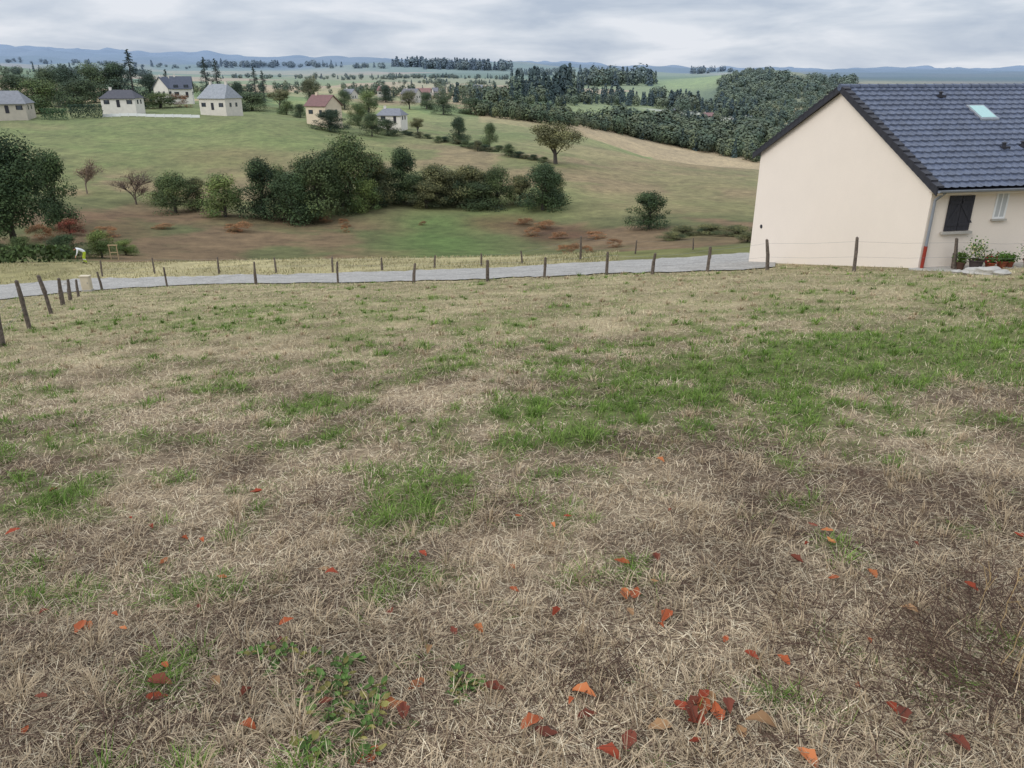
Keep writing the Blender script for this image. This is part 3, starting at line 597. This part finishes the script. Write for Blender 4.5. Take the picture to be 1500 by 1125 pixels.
for i,(x,y,w,d) in enumerate([(598,146,22,480),(620,143,18,560),(508,146,14,500),(642,141,12,650),(560,140,14,560),(700,134,12,800),(985,170,14,690),(1040,176,16,700),(1100,181,14,690)]):
    vhouse('farmhouse',x,y,w,d,L(210,202,188),[L(110,104,104),L(130,84,68),L(120,118,120)][i%3],3.2,2.6,random.uniform(-.5,.5),8,0,1,1)
def wall_line(name,xs,by,dist,hgt,m,thick=.15,post=False):
    mb=MB(); pts=[(tanx(x,by)*dist,dist) for x in xs]
    for (xa,ya),(xb,yb) in zip(pts[:-1],pts[1:]):
        n=max(1,int(abs(xb-xa)/2.5))
        for i in range(n):
            a=xa+(xb-xa)*i/n; b=xa+(xb-xa)*(i+1)/n; z=float(H((a+b)/2,ya)); 
            mb.box((a,ya-thick/2,z+.1),(b-.04,ya+thick/2,z+hgt))
            if post: mb.box((a-.12,ya-.14,z-.2),(a+.06,ya+.14,z+hgt+.12))
    return mb.obj(name,[m])
wall_line('white_garden_fence',[150,200,292],165,248,.9,M_white,.1,True)
def hedge(name,x0,x1,by,dist,h_,c,th=1.2):
    r=np.random.default_rng(int(x0)+3); xa=tanx(x0,by)*dist; xb=tanx(x1,by)*dist; n=int(abs(xb-xa)*h_*45)+200; P=np.stack([r.uniform(xa,xb,n),dist+r.uniform(-th/2,th/2,n),r.random(n)**.7*h_],1); P[:,2]+=H(P[:,0],P[:,1]); V,Q=cards(P,r.normal(size=(n,3))+[0,-.6,.5],.2,r)
    return mk(name,V,Q,np.repeat(c*r.uniform(.6,1.4,(n,1)),4,axis=0),[M_leaf])
hedge('clipped_hedge',60,98,166,240,3.2,L(66,92,48)); hedge('clipped_hedge',102,150,164,246,4.,L(48,66,36)); hedge('clipped_hedge',0,110,378,64,1.4,L(66,80,42))
# ---------------- small things near left
M_tim=mat('pale_timber',base=L(170,148,114),noise=.15,nscale=8)
p=loc(163,380,45); mb=MB()
for dx in(0,.8):
    V,Q=tube((dx,0,-.2),(dx,0,1.45),.05,.045,6); mb.add(V,Q)
mb.box((-.1,-.05,1.45),(.9,.05,1.55)); mb.box((.05,-.03,.7),(.75,.03,.78))
o=mb.obj('timber_frame',[M_tim]); o.location=p
p=loc(129,427,35); mb=MB(); mb.box((-.28,-.16,-.1),(.28,.16,.12),m=1); mb.box((-.24,-.13,.12),(.24,.13,.82)); mb.box((-.27,-.16,.82),(.27,.16,.88)); mb.box((-.2,-.142,.2),(.2,-.131,.76),m=0); mb.box((.12,-.16,.45),(.15,-.143,.55),m=1)
o=mb.obj('meter_box',[mat('meter_box_mat',base=L(196,184,160),noise=.08,nscale=4),M_conc]); o.location=p
def rock(name,x,y,s,dm,seed):
    import bmesh; bm=bmesh.new(); bmesh.ops.create_icosphere(bm,subdivisions=3,radius=1)
    for v in bm.verts:
        q=v.co; k=1+.18*math.sin(q.x*4+seed)*math.cos(q.y*3+seed)+.1*math.sin(q.z*7+seed*2); v.co=Vector((q.x*k*s,q.y*k*s*.7,q.z*k*s*.5))
    me=bpy.data.meshes.new(name); bm.to_mesh(me); bm.free(); me.materials.append(M_conc); o=bpy.data.objects.new(name,me); scene.collection.objects.link(o); p=loc(x,y,dm); o.location=(p[0],p[1],p[2]+s*.2)
rock('pale_rock',1425,402,.28,15,1); rock('pale_rock',1448,402,.33,15,2); rock('pale_rock',1468,403,.22,15,3); rock('pale_rock',98,418,.3,35,4); rock('pale_rock',1402,400,.15,15,6)
# ---------------- person (bending gardener)
def person(px_,py_):
    p=loc(px_,py_,50)
    J={};E=[];R=[]
    def j(n,co,r,par=None):
        J[n]=len(R); R.append((co,r)); 
        if par: E.append((J[par],J[n]))
    j('pelvis',(0,0,.93),.15); j('waist',(.12,0,1.05),.14,'pelvis'); j('chest',(.36,0,1.2),.165,'waist'); j('neck',(.52,0,1.27),.065,'chest'); j('head0',(.6,0,1.27),.085,'neck'); j('head1',(.68,0,1.22),.105,'head0'); j('head2',(.76,0,1.17),.08,'head1')
    for s,nm in((1,'l'),(-1,'r')):
        j('hip'+nm,(0,.1*s,.88),.11,'pelvis'); j('knee'+nm,(.07+.1*(s<0),.12*s,.48),.07,'hip'+nm); j('ank'+nm,(-.03+.15*(s<0),.13*s,.09),.048,'knee'+nm); j('toe'+nm,(.17+.15*(s<0),.15*s,.04),.04,'ank'+nm)
        j('sh'+nm,(.42,.19*s,1.2),.075,'chest'); j('elb'+nm,(.5,.24*s,.92),.05,'sh'+nm); j('wr'+nm,(.62,.18*s,.7),.032,'elb'+nm); j('palm'+nm,(.66,.17*s,.62),.036,'wr'+nm)
        for i in range(4): j('f%d'%i+nm,(.67+.01*i,(.14+.022*i)*s,.56-.005*i),.009,'palm'+nm); j('g%d'%i+nm,(.65+.01*i,(.14+.022*i)*s,.52+.004*i),.008,'f%d'%i+nm)
        j('th'+nm,(.7,.13*s,.6),.01,'palm'+nm)
    me=bpy.data.meshes.new('tmp'); me.from_pydata([c for c,_ in R],E,[]); o=bpy.data.objects.new('tmp',me); scene.collection.objects.link(o)
    o.modifiers.new('s','SKIN'); o.modifiers.new('ss','SUBSURF').levels=2
    for i,(c,r) in enumerate(R): me.skin_vertices[0].data[i].radius=(r,r)
    me.skin_vertices[0].data[0].use_root=True
    dg=bpy.context.evaluated_depsgraph_get(); dg.update(); m2=bpy.data.meshes.new_from_object(o.evaluated_get(dg)); bpy.data.objects.remove(o)
    ms=[mat('skin',base=L(200,150,125)),mat('white_shirt',base=L(215,215,215),noise=.05,nscale=9),mat('hi_vis_trousers',base=L(170,186,60),noise=.1,nscale=9),mat('dark_hair_boots',base=L(40,34,30))]
    m2.materials.clear()
    for x in ms: m2.materials.append(x)
    for f in m2.polygons:
        c=f.center; f.use_smooth=True
        if c.z<.12: k=3
        elif c.x<.38 and c.z<.98: k=2
        elif c.x>.55 and c.z>1.05: k=3 if (c.z>1.2+(.7-c.x)*.5) else 0
        elif c.z<.72 and c.x>.5: k=0
        else: k=1
        if k==2 and (abs(c.z-.35)<.04): k=1
        f.material_index=k
    o=bpy.data.objects.new('person',m2); scene.collection.objects.link(o); o.location=p; o.rotation_euler=(0,0,math.radians(205))
try: person(127,386)
except Exception as ex: print('person fail',ex)
# ---------------- foreground leaves, twigs, brambles
LC=[L(160,86,54),L(138,64,44),L(174,108,68),L(112,62,48),L(152,118,84)]
mb=MB(); r=rng
pts=[(237,1010,1.3),(232,1030,1),(575,1045,1.3),(592,1054,1),(1030,1045,1.1),(1010,1058,1),(1050,1052,1.1),(1025,1068,1),(1000,1045,.9),(1065,1045,.9),(1040,1035,.9),(1015,1040,.9),(1030,1030,.8),(1112,1072,1.2),(975,915,1.1),(930,880,1.1),(915,882,1),(120,930,1.1),(725,1022,1),(487,847,.9),(855,1030,1.1),(860,1060,.9),(375,720,1),(967,680,1),(18,778,1.1),(240,825,.8),(1330,900,1),(1275,850,.9),(910,835,1),(965,1075,1.1),(1210,785,.8),(130,925,1),(1165,832,.9),(80,722,.8),(325,845,.7),(1420,870,.9),(780,1072,1.1),(365,1080,.8),(610,1010,1),(1100,970,.8),(1320,1060,1),(540,1118,1.1),(920,1100,1.1),(800,1085,1),(890,1120,1),(1180,1118,1.1),(1400,1095,1),(960,828,.9),(700,930,.8)]
for _ in range(45): pts.append((rng.uniform(0,1500),rng.uniform(740,1120),rng.uniform(.4,.85)))
for x,y,s in pts:
    s*=.86
    X,D=gp(x,y); z=float(H(X,D))+rng.uniform(.025,.045); a=rng.uniform(0,6.28); l=.045*s; w=.024*s; n=7; V=[];
    tl=rng.uniform(-.5,.5); cu=rng.uniform(.3,1.1)
    for i in range(n):
        f=i/(n-1); hw_=w*math.sin(math.pi*min(max(f,.04),.97)**.8)*(1+.15*math.sin(i*9))
        for sd in(-1,0,1):
            u=(f-.5)*2*l; v=hw_*sd; zz=abs(sd)*hw_*cu+math.sin(f*3.1)*l*tl*.8
            V.append([X+math.cos(a)*u-math.sin(a)*v,D+math.sin(a)*u+math.cos(a)*v,z+zz])
    Q=[]
    for i in range(n-1):
        for k in(0,1): b=i*3+k; Q.append([b,b+1,b+4,b+3])
    mb.add(V,Q,LC[rng.integers(5)]*rng.uniform(.7,1.15),0)
mb.obj('fallen_leaves',[M_grass])
mb=MB()
def twigs(x,y,n,spread,ln,up=.05,c=L(80,62,52),rr=.0018):
    X0,D0=gp(x,y); bias=rng.uniform(0,6.28)
    for _ in range(n):
        X=X0+rng.normal()*spread; D=D0+rng.normal()*spread*.7
        if D<1.2: continue
        z=float(H(X,D))+rng.uniform(.015,.045); a=bias+rng.normal()*.8; p=np.array([X,D,z]); l=ln*rng.uniform(.4,1.2)
        for k in range(3):
            a+=rng.normal()*.3; e=rng.normal()*.12+up; q=p+np.array([math.cos(a)*math.cos(e),math.sin(a)*math.cos(e),math.sin(e)])*l/3; V,Q=tube(p,q,rr*(1-.25*k),rr*(.8-.25*k),4); mb.add(V,Q,c*rng.uniform(.6,1.4)); p=q
for a in [(480,735,34,.12,.3),(1060,795,36,.14,.28),(1300,800,50,.25,.25),(1350,930,220,.28,.26,.2),(1440,1000,190,.2,.28,.3),(1250,1000,80,.25,.22,.1),(800,985,70,.25,.2),(870,1010,50,.15,.2),(180,1090,90,.15,.18),(80,1000,40,.2,.2),(700,730,18,.1,.18),(1180,760,40,.3,.22),(880,890,45,.2,.18),(640,1090,50,.2,.18),(1150,720,40,.5,.22),(1400,740,50,.4,.22),(1470,880,100,.15,.26,.3),(350,1000,50,.2,.18),(1000,1100,60,.2,.18),(1150,1080,60,.2,.18)]: twigs(*a)
for _ in range(240): twigs(rng.uniform(0,1500),rng.uniform(620,1110),3,.08,.16)
mb.obj('dry_twigs',[M_grass])
mb=MB()
for x,y,hgt in[(1466,985,.38),(1480,1000,.42),(1492,960,.36),(1440,900,.22),(1475,930,.3),(1496,1010,.45)]:
    X,D=gp(x,y); z=float(H(X,D)); p=np.array([X,D,z])
    for k in range(6):
        q=p+np.array([rng.normal()*.012,rng.normal()*.012,hgt/6]); V,Q=tube(p,q,.0022,.0018,4); mb.add(V,Q,L(166,142,104)); p=q
        if k>1:
            a=rng.uniform(0,6.28); V,Q=tube(p,p+np.array([math.cos(a)*.06,math.sin(a)*.06,.05]),.0015,.001,4); mb.add(V,Q,L(150,126,88))
mb.obj('dry_stalks',[M_grass])
def bramble(x,y,n,rad,hh_,seed):
    r=np.random.default_rng(seed); mb=MB(); X0,D0=gp(x,y)
    for s in range(n):
        a=r.uniform(0,6.28); p=np.array([X0+r.normal()*rad*.4,D0+r.normal()*rad*.4,0]); p[2]=float(H(p[0],p[1])); st=5
        for k in range(st):
            e=1.0-k*.34; q=p+np.array([math.cos(a)*math.cos(e),math.sin(a)*math.cos(e),math.sin(e)*hh_/rad*.6])*rad/st*1.4; q[2]=max(q[2],float(H(q[0],q[1]))+.02); V,Q=tube(p,q,.0016,.0012,4); mb.add(V,Q,L(96,84,50)); p=q
            if r.random()<.2: continue
            for lf in range(3):
                la=a+(lf-1)*1.1+r.normal()*.3; l=.019*r.uniform(.6,1.35); w=l*.5; b=p+np.array([math.cos(la),math.sin(la),.2])*.006; d=np.array([math.cos(la),math.sin(la),r.uniform(-.5,.5)]); sd=np.array([-math.sin(la),math.cos(la),r.uniform(-.3,.3)]); V=[]
                for i,f in enumerate((0,.25,.55,.8,1)):
                    ww=w*(.15,.85,1,.6,.05)[i]; c_=b+d*l*2*f*.75
                    for s_ in(-1,0,1): V.append(c_+sd*ww*s_+np.array([0,0,abs(s_)*.005]))
                Q=[[i*3+k_,i*3+k_+1,i*3+k_+4,i*3+k_+3] for i in range(4) for k_ in(0,1)]
                mb.add(V,Q,(L(84,108,56) if r.random()<.75 else L(128,122,70))*r.uniform(.55,1.3),0)
    mb.obj('bramble_plant',[M_grass])
bramble(500,1025,7,.13,.12,1); bramble(525,1075,8,.1,.1,2); bramble(405,966,5,.09,.06,3); bramble(672,1010,5,.07,.05,4); bramble(480,985,4,.08,.1,5); bramble(505,1108,7,.08,.08,6)
# ---------------- world, sun, camera
w=bpy.data.worlds.new('World'); scene.world=w; w.use_nodes=True; N=w.node_tree.nodes; K=w.node_tree.links; bg=N['Background']
sky=N.new('ShaderNodeTexSky'); sky.sky_type='NISHITA'; sky.sun_disc=False
tc=N.new('ShaderNodeTexCoord'); mp=N.new('ShaderNodeMapping'); mp.inputs['Scale'].default_value=(1.7,1.7,8.5); mp.inputs['Location'].default_value=(.4,.2,.1); K.new(tc.outputs['Generated'],mp.inputs['Vector'])
nz=N.new('ShaderNodeTexNoise'); nz.inputs['Scale'].default_value=3.2; nz.inputs['Detail'].default_value=8; nz.inputs['Roughness'].default_value=.52; nz.inputs['Distortion'].default_value=.25; K.new(mp.outputs[0],nz.inputs['Vector'])
cr=N.new('ShaderNodeValToRGB'); cr.color_ramp.elements[0].position=.36; cr.color_ramp.elements[0].color=(*L(182,194,212),1); cr.color_ramp.elements[1].position=.62; cr.color_ramp.elements[1].color=(*L(230,234,242),1)
e_=cr.color_ramp.elements.new(.5); e_.color=(*L(208,216,228),1)
K.new(nz.outputs['Fac'],cr.inputs[0])
sc=N.new('ShaderNodeVectorMath'); sc.operation='SCALE'; sc.inputs['Scale'].default_value=.1; K.new(sky.outputs[0],sc.inputs[0])
mx=N.new('ShaderNodeMix'); mx.data_type='RGBA'; mx.inputs[0].default_value=.94; K.new(sc.outputs[0],mx.inputs[6]); K.new(cr.outputs[0],mx.inputs[7])
sx=N.new('ShaderNodeSeparateXYZ'); K.new(tc.outputs['Generated'],sx.inputs[0]); mr=N.new('ShaderNodeMapRange'); mr.inputs[1].default_value=.1; mr.inputs[2].default_value=.9; mr.inputs[3].default_value=1; mr.inputs[4].default_value=2.1; K.new(sx.outputs['Z'],mr.inputs[0])
s2=N.new('ShaderNodeVectorMath'); s2.operation='SCALE'; K.new(mx.outputs[2],s2.inputs[0]); K.new(mr.outputs[0],s2.inputs['Scale'])
K.new(s2.outputs[0],bg.inputs['Color']); bg.inputs['Strength'].default_value=1.0
sd=bpy.data.lights.new('sun','SUN'); sd.energy=1.5; sd.angle=math.radians(30); sd.color=(1,.96,.91); so=bpy.data.objects.new('sun',sd); scene.collection.objects.link(so)
dv=Vector((-.75,-.5,.65)).normalized(); so.rotation_euler=dv.to_track_quat('Z','Y').to_euler(); so.location=(0,0,50)
sky.sun_elevation=math.asin(dv.z); sky.sun_rotation=math.atan2(dv.x,dv.y)
cd=bpy.data.cameras.new('camera'); co=bpy.data.objects.new('camera',cd); scene.collection.objects.link(co); co.location=(0,0,EYE); co.rotation_euler=(math.pi/2-TH,0,0)
cd.sensor_width=36; cd.lens=36*F/1500; cd.clip_start=.05; cd.clip_end=20000; scene.camera=co
